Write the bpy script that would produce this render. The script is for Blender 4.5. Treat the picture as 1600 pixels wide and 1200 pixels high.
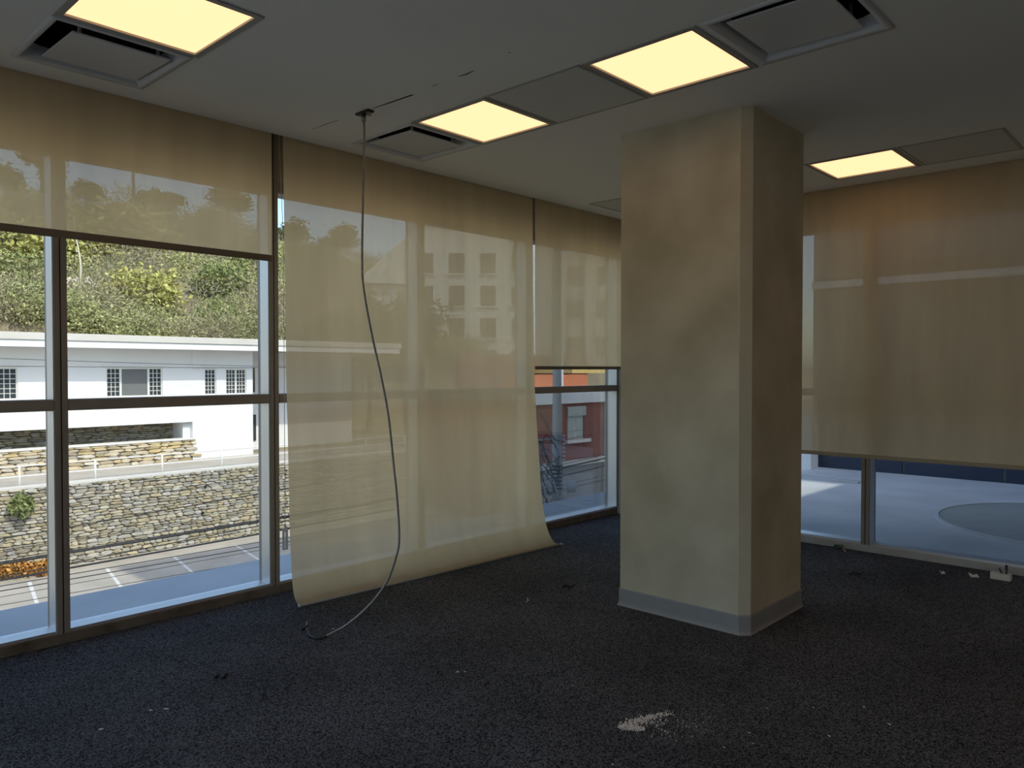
import bpy, bmesh, math, random
import numpy as np
from mathutils import Vector, Matrix

random.seed(7); rng = np.random.default_rng(11)
for o in list(bpy.data.objects): bpy.data.objects.remove(o)
S = bpy.context.scene
COL = S.collection

# ---------------------------------------------------------------- camera
EYE = 1.53
cd = bpy.data.cameras.new('camera'); cam = bpy.data.objects.new('camera', cd); COL.objects.link(cam)
cd.sensor_width = 36; cd.lens = 27.0; cd.clip_end = 600
fw = Vector((0.73179, 0.68125, -0.01916)).normalized()
rt = fw.cross(Vector((0, 0, 1))).normalized(); upv = rt.cross(fw)
M = Matrix((rt, upv, -fw)).transposed().to_4x4(); M.translation = (0, 0, EYE)
cam.matrix_world = M
S.camera = cam

# ---------------------------------------------------------------- sky, sun, exposure
SUN_DIR = Vector((-0.09, 1.0, -1.15)).normalized()       # direction the light travels
w = bpy.data.worlds.new('World'); S.world = w; w.use_nodes = True
nt = w.node_tree; nt.nodes.clear()
out = nt.nodes.new('ShaderNodeOutputWorld'); bg = nt.nodes.new('ShaderNodeBackground')
sky = nt.nodes.new('ShaderNodeTexSky'); sky.sky_type = 'NISHITA'; sky.sun_disc = False
sky.sun_elevation = math.asin(-SUN_DIR.z); sky.sun_rotation = math.atan2(-SUN_DIR.x, -SUN_DIR.y)
sky.air_density = 1.0; sky.dust_density = 1.7; sky.ozone_density = 1.0
nt.links.new(sky.outputs[0], bg.inputs[0]); nt.links.new(bg.outputs[0], out.inputs[0])
bg.inputs[1].default_value = 0.30
sl = bpy.data.lights.new('sun', 'SUN'); so = bpy.data.objects.new('sun', sl); COL.objects.link(so)
sl.energy = 2.6; sl.angle = 0.0095; sl.color = (1.0, 0.93, 0.80)
so.rotation_euler = SUN_DIR.to_track_quat('-Z', 'Y').to_euler(); so.location = (0, -20, 40)
LAMP = 1.42                                                # radiance of the ceiling panels
vs = S.view_settings; vs.view_transform = 'Standard'; vs.look = 'None'; vs.gamma = 1; vs.use_curve_mapping = False
vs.exposure = 0.14

# ---------------------------------------------------------------- materials
def nodes(name):
    m = bpy.data.materials.new(name); m.use_nodes = True
    n = m.node_tree; b = n.nodes['Principled BSDF']
    return m, n, b
def N(n, t, **kw):
    x = n.nodes.new(t)
    for k, v in kw.items(): setattr(x, k, v)
    return x
def c4(c): return (c[0], c[1], c[2], 1.0)
def mat(name, c, rough=.6, c2=None, scale=6, detail=6, bump=0, bscale=None, metal=0, spec=.5, stretch=None, rand=None, contrast=(.3, .7), coord='Object'):
    m, n, b = nodes(name); L = n.links
    b.inputs['Roughness'].default_value = rough; b.inputs['Metallic'].default_value = metal
    b.inputs['Specular IOR Level'].default_value = spec
    b.inputs['Base Color'].default_value = c4(c)
    tc = N(n, 'ShaderNodeTexCoord'); mp = N(n, 'ShaderNodeMapping'); L.new(tc.outputs[coord], mp.inputs[0])
    if stretch: mp.inputs['Scale'].default_value = stretch
    colout = None
    if c2 is not None:
        nz = N(n, 'ShaderNodeTexNoise'); nz.inputs['Scale'].default_value = scale; nz.inputs['Detail'].default_value = detail
        L.new(mp.outputs[0], nz.inputs['Vector'])
        r = N(n, 'ShaderNodeValToRGB'); r.color_ramp.elements[0].position = contrast[0]; r.color_ramp.elements[1].position = contrast[1]
        r.color_ramp.elements[0].color = c4(c); r.color_ramp.elements[1].color = c4(c2)
        L.new(nz.outputs['Fac'], r.inputs[0]); colout = r.outputs[0]
    if rand:     # per piece variation: 'object' or 'island'
        if rand == 'object': rv = N(n, 'ShaderNodeObjectInfo').outputs['Random']
        else: rv = N(n, 'ShaderNodeNewGeometry').outputs['Random Per Island']
        hs = N(n, 'ShaderNodeHueSaturation')
        mr = N(n, 'ShaderNodeMapRange'); mr.inputs[3].default_value = .68; mr.inputs[4].default_value = 1.3
        L.new(rv, mr.inputs[0]); L.new(mr.outputs[0], hs.inputs['Value'])
        m2 = N(n, 'ShaderNodeMath', operation='FRACT'); m1 = N(n, 'ShaderNodeMath', operation='MULTIPLY'); m1.inputs[1].default_value = 17.3
        L.new(rv, m1.inputs[0]); L.new(m1.outputs[0], m2.inputs[0])
        mr2 = N(n, 'ShaderNodeMapRange'); mr2.inputs[3].default_value = .5; mr2.inputs[4].default_value = 1.5
        L.new(m2.outputs[0], mr2.inputs[0]); L.new(mr2.outputs[0], hs.inputs['Saturation'])
        if colout: L.new(colout, hs.inputs['Color'])
        else: hs.inputs['Color'].default_value = c4(c)
        colout = hs.outputs[0]
    if colout: L.new(colout, b.inputs['Base Color'])
    if bump:
        bn = N(n, 'ShaderNodeTexNoise'); bn.inputs['Scale'].default_value = bscale or scale * 3; bn.inputs['Detail'].default_value = 4
        L.new(mp.outputs[0], bn.inputs['Vector'])
        bp = N(n, 'ShaderNodeBump'); bp.inputs['Strength'].default_value = bump; bp.inputs['Distance'].default_value = .02
        L.new(bn.outputs['Fac'], bp.inputs['Height']); L.new(bp.outputs[0], b.inputs['Normal'])
    return m
def emis(name, c, s):
    m, n, b = nodes(name); b.inputs['Base Color'].default_value = (.3, .3, .3, 1)
    b.inputs['Emission Color'].default_value = c4(c); b.inputs['Emission Strength'].default_value = s
    b.inputs['Specular IOR Level'].default_value = 0
    return m
def glass(name, tint, gloss=1.0):
    m, n, b = nodes(name); n.nodes.remove(b); L = n.links
    tr = N(n, 'ShaderNodeBsdfTransparent'); tr.inputs[0].default_value = c4(tint)
    gl = N(n, 'ShaderNodeBsdfGlossy'); gl.inputs['Roughness'].default_value = .01
    fr = N(n, 'ShaderNodeFresnel'); fr.inputs[0].default_value = 1.35
    mx = N(n, 'ShaderNodeMixShader'); ml = N(n, 'ShaderNodeMath', operation='MULTIPLY'); ml.inputs[1].default_value = gloss
    L.new(fr.outputs[0], ml.inputs[0]); L.new(ml.outputs[0], mx.inputs[0]); L.new(tr.outputs[0], mx.inputs[1]); L.new(gl.outputs[0], mx.inputs[2])
    L.new(mx.outputs[0], n.nodes['Material Output'].inputs[0]); return m
def fabric(name, c, trans, seeing):
    m, n, b = nodes(name); n.nodes.remove(b); L = n.links
    tc = N(n, 'ShaderNodeTexCoord'); nz = N(n, 'ShaderNodeTexNoise'); nz.inputs['Scale'].default_value = 3; nz.inputs['Detail'].default_value = 3
    mp = N(n, 'ShaderNodeMapping'); mp.inputs['Scale'].default_value = (2.2, 2.2, .35); L.new(tc.outputs['Object'], mp.inputs[0]); L.new(mp.outputs[0], nz.inputs['Vector'])
    mr = N(n, 'ShaderNodeMapRange'); mr.inputs[1].default_value = .3; mr.inputs[2].default_value = .7; mr.inputs[3].default_value = .93; mr.inputs[4].default_value = 1.05
    L.new(nz.outputs['Fac'], mr.inputs[0])
    hs = N(n, 'ShaderNodeHueSaturation'); hs.inputs['Color'].default_value = c4(c); L.new(mr.outputs[0], hs.inputs['Value'])
    hs2 = N(n, 'ShaderNodeHueSaturation'); hs2.inputs['Color'].default_value = c4(trans); L.new(mr.outputs[0], hs2.inputs['Value'])
    d = N(n, 'ShaderNodeBsdfDiffuse'); t = N(n, 'ShaderNodeBsdfTranslucent'); tr = N(n, 'ShaderNodeBsdfTransparent')
    L.new(hs.outputs[0], d.inputs[0]); L.new(hs2.outputs[0], t.inputs[0])
    ad = N(n, 'ShaderNodeAddShader'); L.new(d.outputs[0], ad.inputs[0]); L.new(t.outputs[0], ad.inputs[1])
    mx = N(n, 'ShaderNodeMixShader'); mx.inputs[0].default_value = seeing
    L.new(ad.outputs[0], mx.inputs[1]); L.new(tr.outputs[0], mx.inputs[2])
    L.new(mx.outputs[0], n.nodes['Material Output'].inputs[0]); return m
def carpet():
    m, n, b = nodes('carpet'); L = n.links
    tc = N(n, 'ShaderNodeTexCoord')
    v = N(n, 'ShaderNodeTexVoronoi'); v.inputs['Scale'].default_value = 175; L.new(tc.outputs['Object'], v.inputs['Vector'])
    nz = N(n, 'ShaderNodeTexNoise'); nz.inputs['Scale'].default_value = 220; nz.inputs['Detail'].default_value = 3; L.new(tc.outputs['Object'], nz.inputs['Vector'])
    sp = N(n, 'ShaderNodeSeparateColor'); L.new(v.outputs['Color'], sp.inputs[0])
    ad = N(n, 'ShaderNodeMath', operation='ADD'); L.new(sp.outputs[0], ad.inputs[0]); L.new(nz.outputs['Fac'], ad.inputs[1])
    r = N(n, 'ShaderNodeValToRGB'); e = r.color_ramp.elements
    e[0].position = .45; e[0].color = (.020, .021, .024, 1); e[1].position = 1.35 / 1.5; e[1].color = (.19, .20, .222, 1)
    dv = N(n, 'ShaderNodeMath', operation='DIVIDE'); dv.inputs[1].default_value = 1.5; L.new(ad.outputs[0], dv.inputs[0]); L.new(dv.outputs[0], r.inputs[0])
    # trodden dusty patches
    n2 = N(n, 'ShaderNodeTexNoise'); n2.inputs['Scale'].default_value = 1.6; n2.inputs['Detail'].default_value = 5; L.new(tc.outputs['Object'], n2.inputs['Vector'])
    mr = N(n, 'ShaderNodeMapRange'); mr.inputs[1].default_value = .3; mr.inputs[2].default_value = .75; mr.inputs[3].default_value = .8; mr.inputs[4].default_value = 1.3
    L.new(n2.outputs['Fac'], mr.inputs[0])
    hs = N(n, 'ShaderNodeHueSaturation'); L.new(r.outputs[0], hs.inputs['Color']); L.new(mr.outputs[0], hs.inputs['Value'])
    L.new(hs.outputs[0], b.inputs['Base Color']); b.inputs['Roughness'].default_value = .95; b.inputs['Specular IOR Level'].default_value = .1
    bp = N(n, 'ShaderNodeBump'); bp.inputs['Strength'].default_value = .9; bp.inputs['Distance'].default_value = .008
    L.new(ad.outputs[0], bp.inputs['Height']); L.new(bp.outputs[0], b.inputs['Normal'])
    return m
def foliage(name, attr=False, c=(.2, .25, .06), spread=.2):
    m, n, b = nodes(name); L = n.links
    b.inputs['Roughness'].default_value = .8; b.inputs['Specular IOR Level'].default_value = .15
    if attr:
        a = N(n, 'ShaderNodeAttribute'); a.attribute_name = 'tint'; src = a.outputs['Color']
    else:
        rg = N(n, 'ShaderNodeRGB'); rg.outputs[0].default_value = c4(c); src = rg.outputs[0]
    rv = N(n, 'ShaderNodeNewGeometry').outputs['Random Per Island']
    mr = N(n, 'ShaderNodeMapRange'); mr.inputs[3].default_value = 1 - spread * 1.6; mr.inputs[4].default_value = 1 + spread * 1.6; L.new(rv, mr.inputs[0])
    hs = N(n, 'ShaderNodeHueSaturation'); L.new(src, hs.inputs['Color']); L.new(mr.outputs[0], hs.inputs['Value']); L.new(hs.outputs[0], b.inputs['Base Color'])
    return m

MT = dict(
    carpet=carpet(),
    ceil=mat('ceiling_paint', (.80, .80, .76), .9, (.83, .83, .79), 1.2, 4, .05, 60),
    panel=mat('blank_panel', (.60, .60, .56), .8, (.63, .63, .59), 3),
    trim=mat('ceiling_trim', (.36, .35, .32), .6),
    diff=mat('diffuser_metal', (.58, .60, .62), .35, metal=0, spec=.6),
    black=mat('black_void', (.012, .012, .013), .9),
    wall=mat('wall_paint', (.70, .58, .41), .9, (.74, .62, .45), 1.5),
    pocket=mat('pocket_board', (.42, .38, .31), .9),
    alu=mat('window_aluminium', (.29, .25, .215), .45, (.33, .29, .25), 9, metal=0, spec=.5),
    reveal=mat('skylit_aluminium', (.78, .79, .80), .42, metal=.85),  # paler than the frame, puts the sky's reflection into the colour
    gasket=mat('gasket_rubber', (.015, .015, .016), .7),
    sillgrey=mat('pale_aluminium_rail', (.42, .41, .385), .5, (.50, .49, .46), 8),
    sill=mat('aluminium_rail', (.21, .17, .135), .55, (.10, .07, .045), 7, 6, metal=.2, contrast=(.45, .75)),
    glass=glass('window_glass', (.93, .965, .965), .7),
    fabric=fabric('blind_fabric', (.44, .37, .25), (.59, .45, .25), .10),
    hem=mat('blind_hem', (.20, .165, .12), .8),
    hemlight=mat('blind_hem_pale', (.42, .36, .27), .8),
    concrete=mat('column_plaster', (.43, .385, .27), .75, (.64, .585, .44), 2.4, 7, .06, 14, contrast=(.28, .72), spec=.3),
    corner=mat('column_corner_bead', (.49, .45, .325), .75, (.60, .56, .425), 3),
    cove=mat('vinyl_cove', (.28, .28, .275), .5, (.32, .32, .31), 4),
    lamp=emis('lamp_diffuser', (1.0, .59, .305), LAMP),
    conduit=mat('steel_conduit', (.34, .32, .29), .4, metal=.8),
    blackpl=mat('black_plastic', (.02, .02, .022), .45),
    white=mat('white_plastic', (.72, .69, .6), .5),
    paper=mat('white_scrap', (.75, .76, .74), .8),
    dust=mat('plaster_dust', (.85, .80, .73), .95, rand='island'),
    clear=mat('clear_plastic', (.65, .66, .68), .2),
    green=mat('green_wire', (.05, .11, .08), .5),
    # outdoors
    slab=mat('terrace_membrane', (.47, .48, .49), .75, (.60, .61, .615), 1.3, 8, .1, 20, contrast=(.3, .7)),
    pad=mat('terrace_round_coating', (.30, .315, .30), .8, (.34, .355, .34), 2),
    road=mat('asphalt', (.38, .34, .285), .9, (.47, .425, .36), .8, 8, .1, 40),
    stripe=mat('road_paint', (.75, .74, .7), .8, (.6, .58, .55), 5),
    mortar=mat('wall_mortar', (.17, .145, .11), .95),
    stone=mat('wall_stone', (.36, .315, .235), .9, (.44, .40, .31), 5, 5, .2, 20, rand='object'),
    stones=mat('wall_stone_rest', (.36, .315, .235), .9, (.44, .40, .31), 5, 5, .2, 20, rand='island'),
    tan=mat('tan_stone', (.46, .37, .24), .9, (.56, .49, .36), 3, 5, .2, 20, rand='island'),
    render=mat('white_render', (.84, .84, .83), .85, (.80, .80, .79), 1.1),
    eave=mat('eave_concrete', (.60, .57, .51), .85, (.66, .63, .57), 1),
    rail=mat('white_rail_paint', (.78, .76, .70), .5),
    darkpane=mat('dark_pane', (.05, .06, .065), .15, spec=.6),
    screen=mat('grey_insect_screen', (.17, .175, .175), .9),
    palepane=mat('pale_curtained_pane', (.42, .47, .43), .4),
    soil=mat('dry_hill_soil', (.22, .18, .115), .95, (.3, .25, .16), .3, 8),
    brush=foliage('hill_brush', True), bark=mat('dry_bark', (.17, .14, .11), .9),
    shrubY=foliage('shrub_yellow_green', c=(.44, .42, .14)), shrubG=foliage('shrub_green', c=(.25, .28, .11)),
    tree=foliage('tree_foliage', c=(.10, .12, .045)), vine=foliage('dry_vine', c=(.46, .24, .07), spread=.4),
    pale=mat('pale_stalk', (.68, .62, .50), .8),
    cable=mat('cable_sheath', (.02, .02, .022), .6),
    brick=mat('red_brick', (.24, .085, .065), .9, (.30, .12, .09), 2.5, 6, .2, 10, stretch=(1, 1, 5)),
    orange=mat('orange_render', (.72, .25, .12), .9, (.66, .22, .10), 1),
    pole=mat('concrete_pole', (.50, .50, .49), .85, (.43, .43, .42), 3),
    tower=mat('tower_glass', (.018, .032, .062), .12, spec=.7),
    towerf=mat('tower_frame', (.30, .31, .32), .5),
    apt=mat('apartment_render', (.80, .78, .72), .85, (.74, .72, .66), 1),
    aptw=mat('apartment_window', (.13, .09, .07), .5),
    gray=mat('grey_block', (.30, .30, .30), .9, (.24, .24, .25), 1),
    wing=mat('plain_render', (.5, .49, .47), .9),
    yellow=mat('yellow_roof_trim', (.75, .55, .2), .8),
)

# ---------------------------------------------------------------- mesh helpers
def link(name, me, m=None, parent=None):
    o = bpy.data.objects.new(name, me); COL.objects.link(o)
    if m is not None and hasattr(me, 'materials') and not me.materials: me.materials.append(MT[m] if isinstance(m, str) else m)
    if parent is not None: o.parent = parent
    return o
def fin(name, bm, m, parent=None, smooth=False):
    bmesh.ops.recalc_face_normals(bm, faces=bm.faces)
    me = bpy.data.meshes.new(name); bm.to_mesh(me); bm.free()
    if smooth:
        for p in me.polygons: p.use_smooth = True
    return link(name, me, m, parent)
def bx(bm, x0, x1, y0, y1, z0, z1):
    v = [bm.verts.new(p) for p in ((x0, y0, z0), (x1, y0, z0), (x1, y1, z0), (x0, y1, z0), (x0, y0, z1), (x1, y0, z1), (x1, y1, z1), (x0, y1, z1))]
    for f in ((0, 3, 2, 1), (4, 5, 6, 7), (0, 1, 5, 4), (1, 2, 6, 5), (2, 3, 7, 6), (3, 0, 4, 7)): bm.faces.new([v[i] for i in f])
def box(name, x0, x1, y0, y1, z0, z1, m, parent=None, bevel=0):
    bm = bmesh.new(); bx(bm, x0, x1, y0, y1, z0, z1)
    if bevel: bmesh.ops.bevel(bm, geom=bm.edges[:], offset=bevel, segments=2, affect='EDGES')
    return fin(name, bm, m, parent)
def tube_bm(bm, pts, rad, sides=8):
    pts = [Vector(p) for p in pts]; rings = []
    prev = None
    for i, p in enumerate(pts):
        t = (pts[min(i + 1, len(pts) - 1)] - pts[max(i - 1, 0)]).normalized()
        a = prev if prev is not None else (Vector((0, 0, 1)) if abs(t.z) < .9 else Vector((1, 0, 0)))
        u = (a - t * a.dot(t)).normalized(); prev = u; v = t.cross(u)
        r = rad[i] if hasattr(rad, '__len__') else rad
        rings.append([bm.verts.new(p + u * math.cos(k * 2 * math.pi / sides) * r + v * math.sin(k * 2 * math.pi / sides) * r) for k in range(sides)])
    for a, b in zip(rings, rings[1:]):
        for k in range(sides): bm.faces.new((a[k], a[(k + 1) % sides], b[(k + 1) % sides], b[k]))
    bm.faces.new(rings[0][::-1]); bm.faces.new(rings[-1])
def tube(name, pts, rad, m, parent=None, sides=8, smooth=True):
    bm = bmesh.new(); tube_bm(bm, pts, rad, sides); return fin(name, bm, m, parent, smooth)
def catmull(P, n=8):
    P = [Vector(p) for p in P]; Q = [P[0] * 2 - P[1]] + P + [P[-1] * 2 - P[-2]]; R = []
    for i in range(1, len(Q) - 2):
        for k in range(n):
            t = k / n; a, b, c, d = Q[i - 1], Q[i], Q[i + 1], Q[i + 2]
            R.append(.5 * ((2 * b) + (c - a) * t + (2 * a - 5 * b + 4 * c - d) * t * t + (3 * b - a - 3 * c + d) * t ** 3))
    R.append(P[-1]); return R
def plate(bm, u0, u1, v0, v1, holes, w0, w1, axes):
    """slab spanning u,v with rectangular holes; axes maps (u,v,w) to world order"""
    us = sorted({u0, u1, *[h[0] for h in holes], *[h[1] for h in holes]}); us = [u for u in us if u0 <= u <= u1]
    vs_ = sorted({v0, v1, *[h[2] for h in holes], *[h[3] for h in holes]}); vs_ = [v for v in vs_ if v0 <= v <= v1]
    solid = {}
    for i in range(len(us) - 1):
        for j in range(len(vs_) - 1):
            cu, cv = (us[i] + us[i + 1]) / 2, (vs_[j] + vs_[j + 1]) / 2
            solid[i, j] = not any(h[0] < cu < h[1] and h[2] < cv < h[3] for h in holes)
    cache = {}
    def V(i, j, w):
        if (i, j, w) not in cache:
            t = (us[i], vs_[j], (w0, w1)[w]); cache[i, j, w] = bm.verts.new([t[a] for a in axes])
        return cache[i, j, w]
    for (i, j), s in solid.items():
        if not s: continue
        for w_ in (0, 1): bm.faces.new([V(i, j, w_), V(i + 1, j, w_), V(i + 1, j + 1, w_), V(i, j + 1, w_)])
        for (di, dj, a, b) in ((-1, 0, (i, j), (i, j + 1)), (1, 0, (i + 1, j), (i + 1, j + 1)), (0, -1, (i, j), (i + 1, j)), (0, 1, (i, j + 1), (i + 1, j + 1))):
            if not solid.get((i + di, j + dj), False):
                bm.faces.new([V(*a, 0), V(*b, 0), V(*b, 1), V(*a, 1)])
def tag(o, label, cat, group=None):
    o['label'] = label; o['category'] = cat
    if group: o['group'] = group
    return o
def struct(o, label=None, cat=None):
    o['kind'] = 'structure'
    if label: o['label'] = label
    if cat: o['category'] = cat
    return o
def thing(name, loc, label, cat, group=None):
    o = bpy.data.objects.new(name, None); COL.objects.link(o); o.location = loc; o.empty_display_size = .1
    return tag(o, label, cat, group)
def rel(o, par):            # parent keeping world position (parent is an unrotated Empty)
    o.parent = par; o.location = Vector(o.location) - par.location; return o
def pydata(name, V, F, m, parent=None):
    me = bpy.data.meshes.new(name); me.from_pydata([tuple(v) for v in V], [], F); me.update()
    return link(name, me, m, parent)

# ================================================================= room shell
XB, YB = -3.0, -4.2              # far ends of the room behind the camera
H = 3.03
XR, YL = 6.71, 4.72              # inner faces of the two glazed walls
# floor
o = box('floor', XB, XR + .16, YB, YL + .16, -.12, 0, 'carpet'); struct(o, 'dark charcoal loop-pile carpet covering the whole room', 'floor')
# ceiling with openings for lights and diffusers
LIGHTS = [(1.085, 3.03), (3.025, 3.03), (3.025, 1.73), (5.60, 1.675), (1.085, .43), (3.025, -.87), (5.6, -1.0), (1.085, -2.2), (-1.0, 1.73), (-1.0, -.87), (3.025, -2.8), (5.6, -2.9), (4.3, -.9), (4.3, -2.8)]  # last four are unseen, added to brighten the room
DIFFS = [(1.07, 3.655), (3.02, 3.655), (3.02, 1.085)]
LS, DS = .60, .61
holes = [(x, x + LS, y, y + LS) for x, y in LIGHTS] + [(x + .03, x + DS - .03, y + .03, y + DS - .03) for x, y in DIFFS]
bm = bmesh.new(); plate(bm, XB, 6.50, YB, 4.465, holes, H, H + .05, (0, 1, 2))
o = fin('ceiling', bm, 'ceil'); struct(o, 'grey white painted plaster ceiling with a slot for blinds at the windows', 'ceiling')
box('ceiling_slab', XB - .2, XR + .3, YB - .2, YL + .3, 3.55, 3.85, 'pocket', o)
box('roof_canopy', XR + .3, 9.0, -2.9, YL + .3, 3.6, 3.8, 'pocket', o)  # unseen canopy added to keep the ledge end in shade
# spandrels and blind pockets
bm = bmesh.new(); bx(bm, XB, XR + .25, YL + .02, YL + .20, 2.79, 3.55); bx(bm, XB, 6.46, 4.445, 4.465, 3.08, 3.55)
struct(fin('wall_left', bm, 'pocket'), 'shadowed spandrel wall above the long window wall', 'wall')
bm = bmesh.new(); bx(bm, XR + .02, XR + .20, YB, YL + .02, 2.79, 3.55); bx(bm, 6.48, 6.50, YB, 4.40, 3.08, 3.55)
struct(fin('wall_right', bm, 'pocket'), 'shadowed spandrel wall above the right window wall', 'wall')
struct(box('wall_back', XB - .2, XB - .02, YB - .2, YL + .2, 2.79, 3.55, 'wall'), 'spandrel wall above the added windows behind the viewer', 'wall')
struct(box('wall_side', XB, XR + .2, YB - .2, YB, 0, 3.55, 'wall'), 'plain painted wall on the viewer\'s right', 'wall')

# ---------------------------------------------------------------- glazed walls
FD = .13     # frame depth
def window_wall(idx, along, mull, a0, a1, face, label, sg=1, sill='sill'):
    """along: 0 = runs along X (left wall), 1 = runs along Y (right wall)"""
    root = bpy.data.objects.new('window_%d' % idx, None); COL.objects.link(root); struct(root, label, 'window')
    def B(name, u0, u1, d0, d1, z0, z1, m, par=root, bev=0):
        if sg < 0: d0, d1 = -d1, -d0
        if along == 0: return box(name, u0, u1, face + d0, face + d1, z0, z1, m, par, bev)
        return box(name, face + d0, face + d1, u0, u1, z0, z1, m, par, bev)
    B('bottom_rail', a0, a1, 0, FD + .03, 0, .058, sill, bev=.004)
    B('glazing_bead', a0, a1, .018, FD + .02, .058, .075, 'reveal')  # pale metal carries the sky brightness along the sill top
    B('head_rail', a0, a1, .006, FD + .03, 2.725, 2.80, 'alu', bev=.004)
    for i, u in enumerate(mull):
        wd = .034
        # a mullion is two half profiles with a dark joint
        m = B('mullion', u - wd, u - .003, 0, FD + .03, .058, 3.5, 'alu', bev=.003)
        B('mullion', u + .003, u + wd, 0, FD + .03, .058, 3.5, 'alu', bev=.003)
        B('gasket', u - .003, u + .003, .004, FD, .058, 3.5, 'gasket', m)
        for a, b in ((u - wd - .003, u - wd), (u + wd, u + wd + .003)):
            B('skylit_liner', a, b, .012, FD - .012, .075, 2.725, 'reveal', m)  # added liner, its pale metal stands in for sky sheen on the mullion
    for u, v in zip(mull, mull[1:]):
        B('transom', u + .034, v - .034, 0, FD, 1.300, 1.362, 'alu', bev=.004)
        B('pane', u + .03, v - .03, FD - .02, FD - .012, .06, 1.31, 'glass')
        B('pane', u + .03, v - .03, FD - .02, FD - .012, 1.355, 2.735, 'glass')
    return root
mx = [-3.79 + 1.30 * i for i in range(9)]; mx = [x for x in mx if x > XB + .1 and x < 6] + [6.745]     # ..., .11, 1.41, 2.71, 4.01, 5.31, 6.66
window_wall(1, 0, mx, XB, XR + .16, YL, 'long grey aluminium window wall facing the street and hillside')
my = [2.205 + 1.30 * i for i in range(-4, 2)] + [4.67]
window_wall(2, 1, my, YB, YL, XR, 'grey aluminium window wall on the right facing the terrace', 1, 'sillgrey')
window_wall(3, 1, [YB + .04 + 1.47 * i for i in range(7)], YB, YL, XB, 'unseen clear window wall added behind the viewer for daylight', -1)  # unseen windows added to light the column's near face

# ---------------------------------------------------------------- roller blinds
def blind(name_label, group, along, u0, u1, d, zb, prof=None, hem='hem', barh=.04, ext=0):
    loc = ((u0 + u1) / 2, d, zb) if along == 0 else (d, (u0 + u1) / 2, zb)
    root = thing('roller_blind', loc, name_label, 'blind', group)
    def P(u, dd, z): return (u, dd, z) if along == 0 else (dd, u, z)
    zs = ([3.30, 3.1] + [p[2] for p in prof]) if prof else list(np.linspace(3.30, zb + .002, 10))
    nu = 14; V = []; F = []
    for j, z in enumerate(zs):
        for i in range(nu + 1):
            t = i / nu; u = u0 + (u1 - u0) * t
            if prof and j >= 2: dd = prof[j - 2][0] * (1 - t) + prof[j - 2][1] * t
            else: dd = d
            if not prof: dd += .003 * math.sin(i * 1.7 + j * .3) * min(1, (3.3 - z))
            V.append(P(u, dd, z))
    for j in range(len(zs) - 1):
        for i in range(nu):
            a = j * (nu + 1) + i; F.append((a, a + 1, a + nu + 2, a + nu + 1))
    f = pydata('fabric', V, F, 'fabric')
    for p in f.data.polygons: p.use_smooth = True
    rel(f, root)
    tb = tube('roller_tube', [P(u0 + .01, d + (.03), 3.31), P(u1 - .01, d + (.03), 3.31)], .028, 'alu', sides=16); rel(tb, root)
    if prof:
        a, b = prof[-1][0], prof[-1][1]
        hb = tube('hem_bar', [P(u0 - .005, a, prof[-1][2]), P(u1 + .03, b, prof[-1][2])], .011, 'hemlight', sides=10); rel(hb, root)
        for uu, dd in ((u0 - .006, a), (u1 + .03, b)):
            e = tube('end_cap', [P(uu, dd, prof[-1][2]), P(uu + .012, dd, prof[-1][2])], .0125, 'clear', sides=10); rel(e, root)
    else:
        bm = bmesh.new()
        s = [P(u0, d - .007, zb), P(u1, d + .007, zb + barh)]
        bx(bm, *[c for k in range(3) for c in (min(s[0][k], s[1][k]), max(s[0][k], s[1][k]))])
        bmesh.ops.bevel(bm, geom=bm.edges[:], offset=.003, segments=2, affect='EDGES')
        rel(fin('hem_bar', bm, hem), root)
    return root
BG = 'beige roller blinds'
blind('beige screen roller blind raised high over the leftmost clear panes', BG, 0, .16, 2.572, 4.50, 2.222)
prof2 = [(4.50, 4.50, 3.0), (4.492, 4.494, 2.4), (4.482, 4.484, 1.9), (4.475, 4.475, 1.4), (4.462, 4.452, 1.1), (4.456, 4.428, .84), (4.447, 4.405, .55), (4.44, 4.385, .38),
         (4.43, 4.362, .27), (4.42, 4.338, .17), (4.408, 4.308, .10), (4.392, 4.275, .055), (4.37, 4.245, .03), (4.335, 4.20, .016)]
b2 = blind('full-length beige roller blind reaching the carpet, its hem curling into the room', BG, 0, 2.655, 5.10, 4.50, 0, prof2)
blind('narrow beige roller blind half lowered beside the column', BG, 0, 5.135, 6.46, 4.50, 1.528, barh=.03)
blind('wide beige roller blind on the right window wall, lowered to knee height', BG, 1, -1.2, 4.36, 6.525, .805, hem='hemlight', barh=.032)
# bead chain and tensioner of the long blind
ch = tube('bead_chain', [(2.632, 4.53, 3.3), (2.766, 4.69, 2.4), (2.766, 4.69, .47)], .0022, 'clear', sides=6); rel(ch, b2)
bm = bmesh.new(); bx(bm, 2.750, 2.758, 4.68, 4.70, .30, .44); bx(bm, 2.774, 2.782, 4.68, 4.70, .30, .44); bx(bm, 2.758, 2.774, 4.68, 4.70, .30, .312); bx(bm, 2.758, 2.774, 4.68, 4.70, .425, .44); bx(bm, 2.763, 2.769, 4.682, 4.698, .44, .475)
rel(fin('chain_tensioner', bm, 'clear'), b2)

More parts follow.
